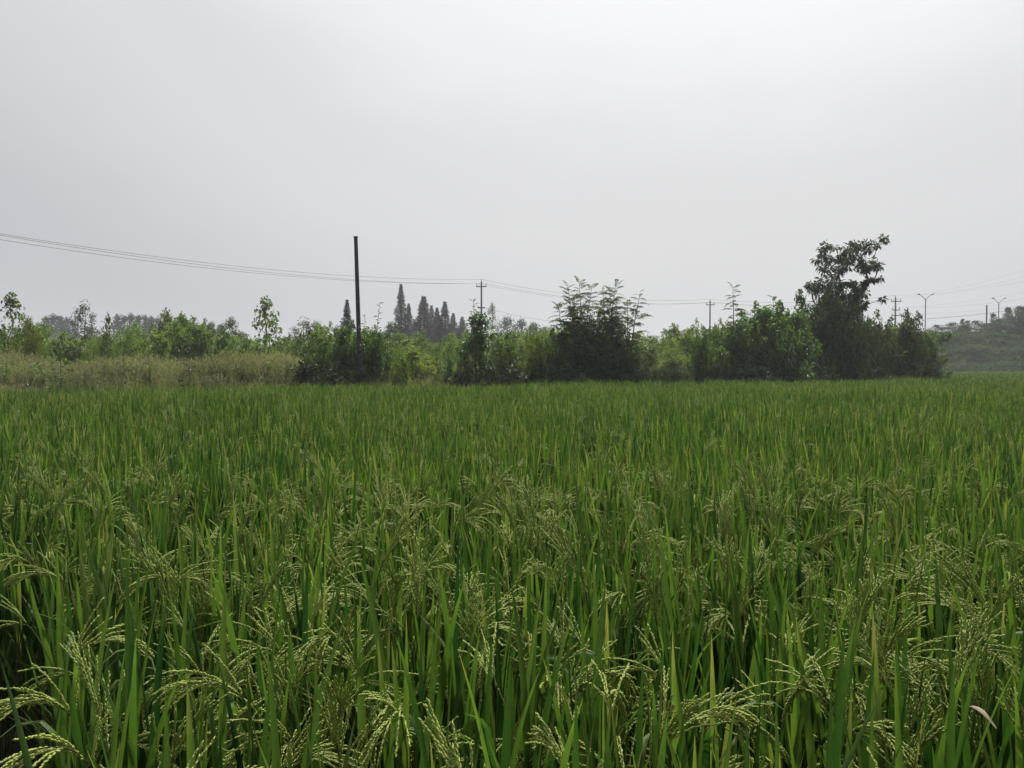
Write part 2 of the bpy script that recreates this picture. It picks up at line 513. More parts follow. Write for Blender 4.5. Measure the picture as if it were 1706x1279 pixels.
# hill positions on a jittered planting grid
gx, gy = np.meshgrid(np.arange(-34, 75, .20), np.arange(.62, 98, .20))
P = np.stack([gx.ravel(), gy.ravel()], 1)
P = P[(np.abs(P[:, 0]) < .72 * P[:, 1] + 1.0) & (P[:, 1] < edge_y(P[:, 0]) - .1)]
far = P[:, 1] > 26
P = P[~far | (rng.random(len(P)) < .55)]
P = P[(P[:, 1] < 60) | (rng.random(len(P)) < .6)]
P += rng.normal(0, .035, P.shape)
P = P[rng.random(len(P)) > .03]
for gx_, gy_, gr_ in ((.32, 5.4, .30), (.75, 6.3, .35), (-1.35, 3.3, .22), (1.9, 8.5, .4), (-2.6, 7.5, .3), (-.25, 3.6, .16), (1.25, 3.2, .18)):
    P = P[np.hypot(P[:, 0] - gx_, (P[:, 1] - gy_) * .7) > gr_]
ratio = P[:, 0] / P[:, 1]
P = P[~((ratio < -.595) & (P[:, 1] < 2.9)) & ~((ratio < -.55) & (P[:, 1] < 1.7))]
P = P[P[:, 1] > .74]
ratio = P[:, 0] / P[:, 1]
inview = (np.abs(ratio) < .70)
order = np.argsort(np.where(inview, P[:, 1], 1e6))
NEAR, LEAFY = order[:296], order[:64]
GRP = 'rice plants in the foreground of the paddy field'
LAB = {'gold': 'rice plant with several yellow-green ears arching down among upright green blades',
       'pale': 'rice plant with stiff upright pale ears beside tall green blades',
       'green': 'rice plant of tall pointed dark green blades with hardly an ear',
       'mix': 'rice plant with both nodding yellowish ears and upright pale ears'}
leafy = set(LEAFY.tolist())
ORD = 'first second third fourth fifth sixth seventh eighth ninth tenth eleventh twelfth thirteenth fourteenth fifteenth sixteenth seventeenth eighteenth nineteenth twentieth'.split()
for i in NEAR.tolist():
    x, y = P[i]
    kind = random.choices(['gold', 'mix', 'pale', 'green'], [.5, .2, .12, .18])[0]
    lab = LAB[kind]
    if i in leafy:
        rw = int(round((y - .62) / .2)); rowmates = sorted(P[j, 0] for j in leafy if int(round((P[j, 1] - .62) / .2)) == rw)
        nth = int(np.searchsorted(rowmates, x)) + 1
        lab = {'gold': 'yellow-eared', 'pale': 'pale-eared', 'green': 'green-bladed', 'mix': 'mixed-eared'}[kind] + ' rice plant, ' + ORD[nth - 1] + ' from the left in the ' + ORD[rw - 1] + ' planted row from the bottom edge'
    pl = thing('rice_plant', lab, 'rice plant', (x, y, 0), GRP, random.uniform(0, 6.28))
    if i in leafy:
        til = tiller_layout(13, 1)
        link('stem', stem_mesh(til, 5).mesh('rice_stem', [M_STALK, M_BLADE]), pl)
        for t in til:
            for zz, lo, hi in ((.60, .02, .15), (.42, .05, .22)):
                if zz > .5 and random.random() < .1: continue
                k = random.choices(range(N_LEAF), [.35, .6, .3, .6] + [1] * (N_LEAF - 4))[0]
                s = random.uniform(.9, 1.12)
                link('leaf', LEAF[k][0], pl, along(t, zz + random.uniform(-.06, .06)), (0, random.uniform(lo, hi), random.uniform(0, 6.28)), (s, s, s))
    else:
        me, til = random.choice(FOL)
        link('foliage', me, pl, scl=(1, 1, random.uniform(.94, 1.05)))
    npan = {'gold': random.randint(3, 6), 'mix': random.randint(2, 4), 'pale': random.randint(1, 3), 'green': random.choice([0, 1])}[kind]
    for q in range(npan):
        up = kind == 'pale' or (kind == 'mix' and q % 2)
        k = random.randrange(4) if up else random.randrange(4, N_PAN)
        link('ear', PAN[k][0], pl, along(til[q], random.uniform(.52, .73)), (0, random.uniform(0, .25), random.uniform(0, 6.28)))
rest = np.ones(len(P), bool); rest[NEAR] = False
PR = P[rest]; n = len(PR)
rts = np.stack([rng.normal(0, .05, n), rng.normal(0, .05, n), rng.uniform(0, 6.283, n)], 1)
wide = np.where(PR[:, 1] > 26, 1.4, 1.0)
hv = 1 + .035 * np.sin(PR[:, 0] * .9 + 1.3 * np.sin(PR[:, 1] * .5)) + .03 * np.sin(PR[:, 1] * .8 + PR[:, 0] * .35)
sc = np.stack([wide, wide, rng.uniform(.90, 1.09, n) * hv], 1)
scatter('rice', np.column_stack([PR, np.zeros(n)]), rts, sc, rng.integers(0, len(MASS), n), MASS)
print('rice hills', len(P))

# dried leaf caught between the ears, lower right
p = at(1672, 1165, 1.18)
mb = MB(); V, F, t = blade(.048, .013, 1.3, 1.2, 8); mb.add(V, F, 0, .5)
tag(link('dry_leaf', mb.mesh('dry_leaf', [M_PINK]), None, p - np.array([0.01, 0, .045]), (.1, .5, 2.6)), 'pale pinkish dried leaf scrap caught among the rice ears', 'dry leaf')

# ------------------------------------------------------------------ woody plants
def skeleton(mb, root, nodes, r0, mat=0, min_r=.006, trunk_to=None):
    """joins every node to the nearest node that lies closer to the root, thick near the root"""
    pts = [np.asarray(root, float)]; par = [-1]
    if trunk_to is not None:
        for q in trunk_to:
            pts.append(np.asarray(q, float)); par.append(len(pts) - 2)
    for c in sorted(nodes, key=lambda c: np.linalg.norm(c - root)):
        d = [np.linalg.norm(c - q) + .25 * max(0, q[2] - c[2]) * 4 for q in pts]
        j = int(np.argmin(d)); pts.append(np.asarray(c, float)); par.append(j)
    w_ = np.ones(len(pts))
    for i in range(len(pts) - 1, 0, -1):
        w_[par[i]] += w_[i]
    rr = np.maximum(r0 * np.sqrt(w_ / w_[0]), min_r)
    for i in range(1, len(pts)):
        a, b = pts[par[i]], pts[i]
        mid = (a + b) / 2 + rng.normal(0, .05, 3) * np.linalg.norm(b - a)
        ra = min(rr[par[i]], rr[i] * 1.5)
        tube(mb, [a, mid, b], [ra, (ra + rr[i]) / 2, rr[i] * .8], 5, mat, .5, False)

def clump_leaves(mb, C, rad, per, ln, wd, droop=.2, tint=.45, flat=.75, upb=.9, spread_t=.22, clump_t=.20):
    """leaves scattered round clump centres, turned outwards and upwards"""
    n = len(C) * per
    ci = np.repeat(np.arange(len(C)), per)
    off = unit(rng.normal(0, 1, (n, 3))) * (rng.random((n, 1)) ** .45) * np.asarray(rad)[ci][:, None] * np.array([1, 1, flat])
    D = unit(off + rng.normal(0, .25, (n, 3)) * np.asarray(rad)[ci][:, None]) + np.array([0, 0, -droop])
    Nn = unit(rng.normal(0, .6, (n, 3)) + np.array([0, 0, upb]))
    ct = rng.normal(0, clump_t, len(C))[ci]
    leaves(mb, C[ci] + off, D, Nn, ln * rng.uniform(.6, 1.25, n), wd * rng.uniform(.7, 1.2, n), 0, np.clip(tint + ct + rng.normal(0, spread_t, n), 0, 1), droop=.1)

def bush_parts(H, Wd, ncl, per, ln, wd, mat, low=.12, lumps=5, rad=.22, droop=.25, shape=1.0):
    """rounded bush of several uneven lobes"""
    lob = [(rng.normal(0, .26 * Wd), rng.normal(0, .22 * Wd), H * rng.uniform(.35, .62), Wd * rng.uniform(.20, .36), H * rng.uniform(.26, .42)) for _ in range(lumps)]
    lob.append((0, 0, H * .6, Wd * .25, H * .4))
    C = []
    while len(C) < ncl:
        lx, ly, lz, lr, lh = lob[rng.integers(len(lob))]
        u = unit(rng.normal(0, 1, (1, 3)))[0] * rng.random() ** .33
        c = np.array([lx + u[0] * lr, ly + u[1] * lr, lz + u[2] * lh])
        if c[2] > low * H: C.append(c)
    C += [np.array([rng.normal(0, .3 * Wd), rng.normal(0, .3 * Wd), rng.uniform(low, .35) * H]) for _ in range(ncl // 4)]
    C = np.array(C); C[:, 2] *= H / (C[:, 2].max() + rad * .7)
    # loose shoots poking out of the outline
    f = MB()
    clump_leaves(f, C, rng.uniform(.6, 1.25, len(C)) * rad, per, ln, wd, droop)
    tops = C[np.argsort(-C[:, 2])[:max(4, ncl // 12)]]
    st = MB(); sel = C[rng.choice(len(C), min(len(C), 40), False)]
    for tp in tops:
        k = 9; t = np.linspace(0, 1, k)[:, None]
        e = tp + np.array([rng.normal(0, .15), rng.normal(0, .15), rng.uniform(.10, .36)]) * H * .26
        pts = tp * (1 - t) + e * t
        tube(st, pts[[0, 4, 8]], [.006, .005, .003], 3, 0, .5, False)
        q = np.repeat(pts, 2, 0); az = rng.uniform(0, 6.28, len(q))
        leaves(f, q, np.stack([np.cos(az), np.sin(az), rng.uniform(-.2, .5, len(q))], 1), unit(rng.normal(0, .4, (len(q), 3)) + [0, 0, 1]), ln, wd, 0, .5)
    skeleton(st, np.array([0, 0, -.1]), list(sel) + list(tops), .05 * H / 2.5, 0)
    return f.mesh('foliage', [mat]), st.mesh('stem', [M_BARK])

def tree_parts(H, Wd, ncl, per, ln, wd, mat, crown_from=.3, rad=.35, bark=None, shape='oval', droop=.2, r0=.09):
    C = []
    while len(C) < ncl:
        z = rng.uniform(crown_from, 1)
        s = (z - crown_from) / (1 - crown_from)
        if shape == 'oval': rr_ = math.sin(math.pi * min(1, .12 + s * .9)) ** .7
        elif shape == 'column': rr_ = (1 - s ** 3) * .9 + .1
        elif shape == 'vase': rr_ = .25 + .75 * s
        else: rr_ = 1 - s
        a = rng.uniform(0, 6.28); q = rr_ * math.sqrt(rng.random()) * Wd / 2
        C.append((math.cos(a) * q, math.sin(a) * q, z * H))
    C = np.array(C); C[:, 2] -= rad * .4
    f = MB(); clump_leaves(f, C, rng.uniform(.5, 1.2, len(C)) * rad, per, ln, wd, droop)
    st = MB()
    skeleton(st, np.array([0, 0, -.15]), list(C), r0, 0, .008, [(rng.normal(0, .02) * Wd, rng.normal(0, .02) * Wd, H * k) for k in np.linspace(.12, .9, 7)])
    return f.mesh('crown', [mat]), st.mesh('trunk', [bark or M_BARK])

def conifer_parts(H, Wd, n=5000, size=.44):
    f, st = MB(), MB()
    tube(st, [(0, 0, -.2), (.02, 0, H * .5), (0, 0, H * .985)], [.02 * H, .011 * H, .012], 6)
    z = H * (.10 + .90 * rng.random(n) ** .85); s = 1 - z / H
    lev = np.round(z / (H * .022)) * H * .022
    az = np.round(rng.uniform(0, 6.28, n) * 2.2) / 2.2 + lev * 7.3 + rng.normal(0, .08, n)
    env = Wd / 2 * (s ** 1.12) * (1 + .38 * np.sin(lev * 5.1 + az * 1.7)) + .05
    r = env * rng.random(n) ** .75
    Pp = np.stack([np.cos(az) * r, np.sin(az) * r, lev + (r * .35) * (1 - .4 * s) + rng.normal(0, .07, n)], 1)
    D = np.stack([np.cos(az), np.sin(az), rng.uniform(-.35, .25, n)], 1) + rng.normal(0, .3, (n, 3))
    leaves(f, Pp, D, unit(rng.normal(0, .5, (n, 3)) + [0, 0, 1]), size * rng.uniform(.5, 1.2, n) * (.4 + s), size * .30 * (.5 + s), 0, np.clip(rng.normal(.45, .22, n), 0, 1), droop=.12)
    for lz in np.linspace(.12, .9, 22) * H:
        for k in range(3):
            a = rng.uniform(0, 6.28); e = Wd / 2 * ((1 - lz / H) ** .8) * .8
            tube(st, [(0, 0, lz), (math.cos(a) * e, math.sin(a) * e, lz + e * .25)], [.02, .008], 3, 0, .5, False)
    return f.mesh('crown', [M_CONIF]), st.mesh('trunk', [M_BARK])

def frond_mesh(Lf, pairs, lw, mat):
    """pinnate leaf: arching midrib with paired leaflets; grows along +x"""
    f = MB()
    t = np.linspace(0, 1, 9); droop = random.uniform(.05, .45)
    C = np.stack([Lf * t * .95, 0 * t, Lf * (.30 * t - (.30 + droop) * t ** 2.2)], 1)
    tube(f, C, np.linspace(.005, .0018, 9), 3, 0, .35, False)
    tt = np.linspace(.14, 1, pairs)
    Pp = np.stack([np.interp(tt, t, C[:, k]) for k in range(3)], 1)
    for s in (-1, 1):
        D = np.stack([np.full(pairs, .55), np.full(pairs, s * 1.), np.full(pairs, -.30)], 1) + rng.normal(0, .10, (pairs, 3))
        ll = lw * np.sin(math.pi * np.clip(.22 + tt * .66, 0, 1)) * rng.uniform(.85, 1.1, pairs)
        leaves(f, Pp, D, np.tile([0, 0, 1.], (pairs, 1)) + rng.normal(0, .2, (pairs, 3)), ll, ll * .38, 0, np.clip(rng.normal(.45, .18, pairs), 0, 1), droop=.12)
    return f.mesh('frond', [mat])
FROND = [frond_mesh(random.uniform(.42, .78), random.randint(8, 12), random.uniform(.15, .20), M_PINN) for _ in range(10)]

def pinnate_tree(label, px, topy, d, nfr, group, name='pinnate_tree', stem_from=.0, col=(1, 1, 1, 1), lean=0.0, fs=1.0, low=.30):
    top = at(px, topy, d); z0 = gz(top[0], d)
    x0 = top[0] - lean
    H = top[2] - z0
    o = thing(name, label, 'tree', (x0, d, z0), group)
    st = MB()
    C = np.array([(0, 0, -.1), (lean * .25 + random.gauss(0, .06), random.gauss(0, .08), H * .35), (lean * .6 + random.gauss(0, .05), random.gauss(0, .08), H * .7), (lean, 0, H * .97)])
    tube(st, C, [.035, .028, .018, .006], 6)
    link('trunk', st.mesh('trunk', [M_BARK]), o)
    for k in range(nfr):
        s = min(1, low + (1 - low) * (k + random.uniform(-.6, 1.6)) / nfr)
        zc = H * s * .97
        p = np.array([np.interp(zc, C[:, 2], C[:, j]) for j in range(3)])
        sz = fs * (1.05 - .5 * max(0, s - .75) / .25) * random.uniform(.6, 1.2)
        up = -.1 - .6 * max(0, s - .9) / .1
        fr = link('frond', FROND[random.randrange(10)], o, p, (random.uniform(-.4, .4), up + random.uniform(-.45, .3), k * 2.4 + random.uniform(-.8, .8)), (sz, sz, sz))
        fr.color = col
    return o

# prototypes (mesh pairs); every placed plant is an Empty with its own two or more part objects
PRO = {}
PRO['broad'] = [bush_parts(2.4, 2.6, 120, 30, .155, .080, M_BROAD) for _ in range(3)]
PRO['yellow'] = [bush_parts(2.2, 2.4, 120, 28, .145, .072, M_YELLOW) for _ in range(3)]
PRO['dark'] = [bush_parts(2.2, 2.2, 110, 30, .14, .07, M_DARKLEAF) for _ in range(2)]
PRO['dusty'] = [bush_parts(2.2, 2.4, 120, 30, .135, .055, M_DUSTY, droop=.5) for _ in range(3)]
PRO['willow'] = [bush_parts(2.4, 2.2, 110, 40, .17, .032, M_YELLOW, droop=.0) for _ in range(2)]
PRO['sapling'] = [tree_parts(4.0, 2.4, 64, 13, .17, .13, M_BROAD, .08, .28, shape='oval', r0=.05, droop=.5) for _ in range(3)]
PRO['sparse'] = [tree_parts(5.5, 3.0, 90, 30, .13, .07, M_DUSTY, .15, .34, shape='oval', r0=.06) for _ in range(2)]
PRO['column'] = [tree_parts(2.9, 1.3, 70, 34, .12, .07, M_BROAD, .10, .22, M_PALEBARK, 'column', .6, .045)]
PRO['poplar'] = [tree_parts(13, 4.2, 110, 18, .42, .30, M_POPLAR, .12, .75, shape='column', r0=.16) for _ in range(4)]
PRO['round'] = [tree_parts(9, 6.5, 110, 24, .34, .24, M_POPLAR, .15, .9, shape='oval', r0=.16) for _ in range(3)]
PRO['conifer'] = [conifer_parts(13, 3.8, 5000), conifer_parts(12, 4.4), conifer_parts(11, 3.2), conifer_parts(12, 3.8, 3600), conifer_parts(10, 4.6, 4600)]
def extent(me):
    v = np.empty(len(me.vertices) * 3, np.float32); me.vertices.foreach_get('co', v); v = v.reshape(-1, 3)
    return float(np.percentile(v[:, 2], 99.6)), float(np.percentile(v[:, 0], 98) - np.percentile(v[:, 0], 2))
EXT = {k: [extent(a) for a, b in v] for k, v in PRO.items()}
NAME = {'broad': ('shrub', 'shrub'), 'yellow': ('shrub', 'shrub'), 'dark': ('shrub', 'shrub'), 'dusty': ('shrub', 'shrub'), 'willow': ('willow_shrub', 'shrub'),
        'sapling': ('sapling', 'tree'), 'sparse': ('sparse_tree', 'tree'), 'column': ('columnar_shrub', 'shrub'), 'poplar': ('poplar_tree', 'tree'), 'round': ('round_tree', 'tree'), 'conifer': ('conifer_tree', 'tree')}
cnt = {}
def plant(kind, px, topy, d, wpx, label, group=None, col=None, name=None):
    """one plant whose top shows at px, topy and whose crown is wpx wide, standing d metres away"""
    k = cnt.get(kind, 0); cnt[kind] = k + 1
    i = k % len(PRO[kind])
    me, st = PRO[kind][i]; H, Wd = EXT[kind][i]
    top = at(px, topy, d); z0 = gz(top[0], d)
    sz = max(.2, (top[2] - z0)) / H; sx = wpx * d / FPX / Wd
    nm_, cat = NAME[kind]
    o = thing(name or nm_, label, cat, (top[0], d, z0), group, random.choice([0, math.pi]) + random.uniform(-.4, .4), (sx, sx, sz))
    tree = cat == 'tree'
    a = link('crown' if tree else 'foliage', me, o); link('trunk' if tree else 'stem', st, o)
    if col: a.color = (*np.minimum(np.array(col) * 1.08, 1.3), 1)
    return o
def E(px, off):
    return edge_at(px) + off

# --- far rows of trees
G1 = 'hazy trees along the far horizon'
for px, y, d, wpx in [(78, 528, 190, 26), (90, 524, 186, 24), (101, 527, 190, 24), (112, 529, 195, 24), (122, 534, 190, 22), (66, 538, 195, 24), (150, 545, 200, 30),
                      (196, 524, 180, 24), (207, 527, 182, 22), (219, 523, 180, 22), (230, 526, 184, 22), (241, 525, 182, 22), (252, 528, 186, 24), (263, 530, 184, 22), (276, 533, 190, 24),
                      (322, 538, 190, 26), (338, 540, 200, 24), (352, 537, 196, 22), (366, 541, 190, 22)]:
    rn, r0_ = ('shorter left', (66, 78, 90, 101, 112, 122, 150)) if px < 180 else (('longer', (196, 207, 219, 230, 241, 252, 263, 276)) if px < 300 else ('faint third', (322, 338, 352, 366)))
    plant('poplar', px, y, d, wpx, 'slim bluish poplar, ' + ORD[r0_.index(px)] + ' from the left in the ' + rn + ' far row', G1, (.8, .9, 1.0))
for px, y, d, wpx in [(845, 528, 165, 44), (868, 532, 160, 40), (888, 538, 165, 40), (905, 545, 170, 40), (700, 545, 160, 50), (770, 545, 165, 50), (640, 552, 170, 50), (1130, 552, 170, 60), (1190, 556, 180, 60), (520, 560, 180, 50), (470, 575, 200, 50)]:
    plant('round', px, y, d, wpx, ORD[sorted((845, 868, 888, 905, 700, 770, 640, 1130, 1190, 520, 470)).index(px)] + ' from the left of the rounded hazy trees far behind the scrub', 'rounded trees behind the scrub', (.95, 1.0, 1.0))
for px, y, d, wpx, lab in [(668, 474, 112, 34, 'tallest dark conifer spire right of the leaning pole'), (681, 506, 114, 30, 'short conifer tucked against the right of the tallest spire'),
                           (706, 494, 120, 46, 'broad twin-topped conifer between the tallest spire and the utility pole'), (719, 509, 124, 30, 'narrow conifer behind the broad twin-topped one'),
                           (728, 513, 122, 34, 'blunt conifer in the middle of the dark spire group'), (741, 503, 118, 40, 'pointed conifer right of the blunt one in the spire group'),
                           (755, 522, 124, 34, 'low conifer at the right flank of the spire group'), (693, 536, 119, 44, 'low conifer at the foot between the tallest spire and the twin-topped one'), (770, 528, 125, 36, 'last low conifer of the spire group before the utility pole'), (732, 526, 118, 42, 'squat dark conifer filling the foot of the spire group'), (578, 500, 62, 34, 'lone conifer spire just left of the leaning pole')]:
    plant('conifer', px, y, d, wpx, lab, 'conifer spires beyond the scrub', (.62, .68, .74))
plant('sparse', 820, 505, 150, 24, 'thin grey tree just right of the nearer utility pole', None, (.9, .9, .9))

LANDMARK = [(-80, 'beyond the left picture edge'), (-10, 'below the far left sapling'), (60, 'below the first far poplar row'), (120, 'below the airy grey tree'), (165, 'below the small dark leafy sapling'), (190, 'below the left half of the longer poplar row'), (232, 'below the right half of the longer poplar row'),
            (270, 'by the tall yellowish bush'), (312, 'right of the tall yellowish bush'), (345, 'below the thin poplars'), (375, 'below the thin grey bush'), (415, 'below the open-crowned sapling'), (470, 'below the grey bare-looking bush'), (520, 'left of the lone conifer'), (560, 'below the lone conifer'),
            (600, 'right of the leaning pole'), (632, 'left of the tallest conifer'), (655, 'below the tallest conifer'), (685, 'below the twin-topped conifer'), (715, 'below the blunt conifer'), (738, 'below the pointed conifer'), (765, 'left of the nearer utility pole'), (795, 'below the nearer utility pole'), (825, 'right of the nearer utility pole'),
            (860, 'below the round hazy trees'), (892, 'left of the feathery-leaved stand'), (920, 'at the left flank of the feathery-leaved stand'), (950, 'under the left of the feathery-leaved stand'), (985, 'under the middle of the feathery-leaved stand'), (1015, 'under the right of the feathery-leaved stand'), (1050, 'below the outlying feathery-leaved tree'), (1090, 'right of the outlying feathery-leaved tree'),
            (1125, 'midway to the smaller utility pole'), (1160, 'left of the smaller utility pole'), (1185, 'below the smaller utility pole'), (1210, 'below the lone feathery top'), (1250, 'left of the largest rounded bush'), (1280, 'behind the largest rounded bush'), (1320, 'right of the largest rounded bush'), (1360, 'left of the tall dark tree'), (1385, 'behind the tall dark tree'), (1415, 'right of the tall dark tree'), (1455, 'left of the several-crossarm pole'), (1485, 'below the several-crossarm pole'), (1515, 'below the nearer street lamp'), (1550, 'at the right end of the thicket')]
def landmark(px):
    return [t for p_, t in LANDMARK if p_ <= px][-1] if px > -80 else LANDMARK[0][1]
# --- middle distance: scrub behind the field bank
GM = 'green shrubs in the scrub behind the field bank'
rows = [(q_, (y_ - 6 if q_ < 480 else y_)) for q_, y_ in [(-60, 560), (-25, 548), (8, 552), (45, 538), (62, 552), (95, 566), (130, 560), (160, 562), (192, 552), (225, 548), (255, 552), (282, 535), (310, 540), (335, 545), (362, 552), (395, 560), (425, 572), (452, 576),
        (485, 556), (515, 548), (545, 545), (575, 548), (605, 548), (638, 556), (660, 552), (690, 556), (715, 562), (742, 556), (768, 552), (805, 545), (840, 555), (868, 552), (898, 545), (925, 548), (955, 540), (990, 545), (1030, 550), (1075, 556), (1105, 545), (1140, 538), (1172, 540), (1205, 535), (1240, 530), (1290, 530), (1340, 530), (1390, 535), (1430, 540), (1480, 545), (1520, 552)]]
for j, (px, y) in enumerate(rows):
    for r_ in range(2):
        off = random.uniform(10, 16) if r_ == 0 else random.uniform(20, 30)
        yy = y + random.uniform(-4, 6) + (6 if r_ == 0 else 0)
        kd = random.choice(['yellow', 'broad', 'yellow', 'willow']); qx = px + random.uniform(-14, 14) + r_ * 15
        plant(kd, qx, yy, E(px, off), random.uniform(48, 80),
              {'yellow': 'yellow-green', 'broad': 'deep green', 'willow': 'narrow-leaved'}[kd] + ' shrub in the ' + ('nearer', 'farther') [r_] + ' scrub ' + landmark(qx), GM, tuple(np.array([1, 1, 1]) * random.uniform(.85, 1.25)))
plant('sapling', 16, 489, E(20, 12), 64, 'sapling with big clustered leaves at the far left edge', None, (.85, .85, .8))
plant('willow', 50, 530, E(50, 9), 44, 'feathery brown-green shrub beside the far left sapling', None, (1.1, .9, .8))
plant('sparse', 140, 502, E(140, 24), 52, 'airy grey tree standing alone on the left', None, (.95, .95, 1.0))
plant('sapling', 179, 524, E(179, 10), 26, 'small dark leafy sapling right of the airy grey tree', None, (.7, .7, .65))
plant('broad', 290, 520, E(290, 18), 70, 'tall yellowish bush between the two far poplar rows', None, (1.2, 1.0, .9))
plant('sparse', 385, 529, E(385, 22), 50, 'thin grey bush left of the tall sapling with open crown', None, (.9, .9, .95))
plant('sapling', 441, 495, E(441, 9), 66, 'tall sapling with an open crown of large leaves', None, (1.15, 1.1, .85))
plant('sparse', 507, 530, E(507, 20), 66, 'grey bare-looking bush right of the open-crowned sapling', None, (.95, .92, .98))
plant('willow', 527, 536, E(527, 16), 34, 'upright willow-like shrub beside the grey bare-looking bush')
plant('sparse', 650, 537, E(650, 14), 40, 'pale thin shrub between the leaning pole and conifers', None, (.95, .95, .9))

# --- the front belt along the field edge
plant('dark', 512, 588, E(512, 1.2), 62, 'low dark tangled bush at the left end of the pole thicket', None, (.9, .75, .6))
plant('broad', 543, 562, E(545, 1.6), 70, 'dark leafy bush left of the leaning pole foot', None, (.75, .8, .7))
plant('broad', 580, 540, E(580, 1.8), 72, 'tall bush growing around the leaning pole foot', None, (.85, .9, .8))
plant('broad', 622, 556, E(622, 1.4), 64, 'bush right of the leaning pole below the bare shoots', None, (.75, .85, .75))
plant('yellow', 662, 585, E(662, 1.2), 60, 'low yellow-green bush right of the pole thicket')
plant('yellow', 700, 580, E(700, 2.2), 66, 'pale yellowish low bush in the gap before the column shrub', None, (1.15, 1.05, .9))
plant('broad', 745, 592, E(745, 1.2), 60, 'dark low bush left of the column-shaped shrub', None, (.9, 1.0, .9))
plant('column', 800, 522, E(800, 1.3), 62, 'column-shaped dark green shrub under the nearer utility pole', None, (.8, .9, .85))
plant('yellow', 845, 556, E(845, 1.8), 62, 'bright bush just right of the column-shaped shrub')
plant('yellow', 885, 548, E(885, 1.6), 74, 'bright yellow-green bush left of the feathery-leaved trees', None, (1.05, 1.0, .9))
plant('broad', 928, 552, E(928, 1.8), 66, 'deep green bush at the left foot of the feathery-leaved trees', None, (.8, .85, .75))
plant('dark', 985, 560, E(985, 1.5), 96, 'dark bush under the middle of the feathery-leaved trees', None, (1, 1.1, .9))
plant('dark', 1035, 572, E(1035, 1.3), 70, 'dark bush at the right foot of the feathery-leaved trees', None, (1.1, 1.2, 1))
plant('dusty', 1080, 592, E(1080, 1.2), 70, 'greyish low bush right of the feathery-leaved trees', None, (.7, .85, .7))
plant('willow', 1125, 580, E(1125, 3.0), 80, 'pale soft-leaved bush in the open middle of the right thicket', None, (1.1, 1.05, 1.1))
plant('dusty', 1122, 600, E(1122, 1.0), 70, 'low grey-green bush in front of the pale soft-leaved bush', None, (.6, .75, .6))
plant('broad', 1168, 556, E(1168, 1.8), 44, 'small dark pointed bush left of the big dense thicket', None, (.7, .8, .7))
plant('yellow', 1190, 580, E(1190, 1.5), 60, 'soft green bush touching the big dense thicket', None, (.85, .9, .85))
plant('broad', 1240, 525, E(1240, 1.8), 96, 'big dense dark bush below the lone feathery top', None, (.75, .85, .7))
plant('broad', 1285, 508, E(1285, 1.8), 110, 'largest rounded bush left of the tall dark tree', None, (.9, 1.0, .8))
plant('yellow', 1335, 530, E(1335, 1.5), 70, 'yellowish bush between the largest bush and the tall tree', None, (.85, .85, .75))
for px, y_, off, wpx, lab, c in [(1218, 540, 1.6, 84, 'rounded dark green bush at the left of the big dense thicket', (.8, .88, .75)), (1262, 512, 2.4, 104, 'broad bright-topped bush behind the largest rounded bush', (.95, 1.05, .85)), (1312, 520, 1.7, 92, 'leafy bush at the right flank of the largest rounded bush', (.9, .95, .8)),
                                (1350, 512, 2.2, 84, 'leafy rounded bush left below the tall dark tree', (.9, 1.0, .85)), (1455, 524, 2.0, 90, 'rounded leafy bush right below the tall dark tree', (.8, .85, .78)), (1495, 534, 1.8, 84, 'dull green bush between the several-crossarm pole and the nearer lamp', (.8, .8, .75)), (1530, 548, 1.9, 74, 'dull rounded bush below the nearer street lamp', (.85, .82, .78)),
                                (972, 524, 2.6, 96, 'leafy bush filling the left middle of the feathery-leaved stand', (.8, .88, .75)), (1012, 520, 2.9, 96, 'leafy bush filling the right middle of the feathery-leaved stand', (.8, .88, .75)), (1390, 472, 2.9, 72, 'tall leafy bush behind the trunk of the tall dark tree', (.85, .95, .8))]:
    plant('broad', px, y_, E(px, off), wpx, lab, None, c)
plant('broad', 1385, 492, E(1385, 1.6), 96, 'bush climbing round the foot of the tall dark tree', None, (.75, .85, .75))
plant('broad', 1368, 488, E(1368, 2.8), 54, 'bush reaching into the left of the tall dark tree', None, (.8, .85, .75))
plant('broad', 1408, 500, E(1408, 1.7), 60, 'leafy bush hiding the trunk of the tall dark tree', None, (.85, .95, .8))
plant('dusty', 1428, 528, E(1428, 1.4), 72, 'grey-brown bush right of the tall dark tree', None, (.75, .8, .7))
plant('dusty', 1470, 540, E(1470, 1.4), 80, 'brownish bush below the pole with several crossarms', None, (.85, .75, .7))
plant('dusty', 1508, 520, E(1508, 2.6), 62, 'thin-topped bush left of the nearer street lamp', None, (.65, .65, .7))
plant('dusty', 1515, 555, E(1515, 1.2), 74, 'dusty low bush in front of the thin-topped bush', None, (.9, .82, .78))
plant('dark', 1545, 560, E(1545, 1.3), 60, 'dark bush near the right end of the thicket', None, (1.2, 1.2, 1.1))
plant('dusty', 1535, 590, E(1535, .9), 56, 'grey dusty bush at the right end of the thicket', None, (.9, .88, .88))
for px, y, wpx in [(770, 610, 56), (815, 608, 60), (860, 600, 60), (905, 602, 64), (950, 600, 64), (1000, 602, 70), (1055, 606, 60), (1195, 604, 60), (1240, 596, 70), (1290, 594, 76), (1340, 596, 70), (1390, 592, 70), (1440, 600, 60), (1490, 604, 60), (560, 606, 56), (610, 606, 56)]:
    plant('dark', px, y, E(px, .7), wpx, 'low dark bush along the rice edge, ' + landmark(px), 'low dark bushes along the rice edge', (.95, 1.05, .95))

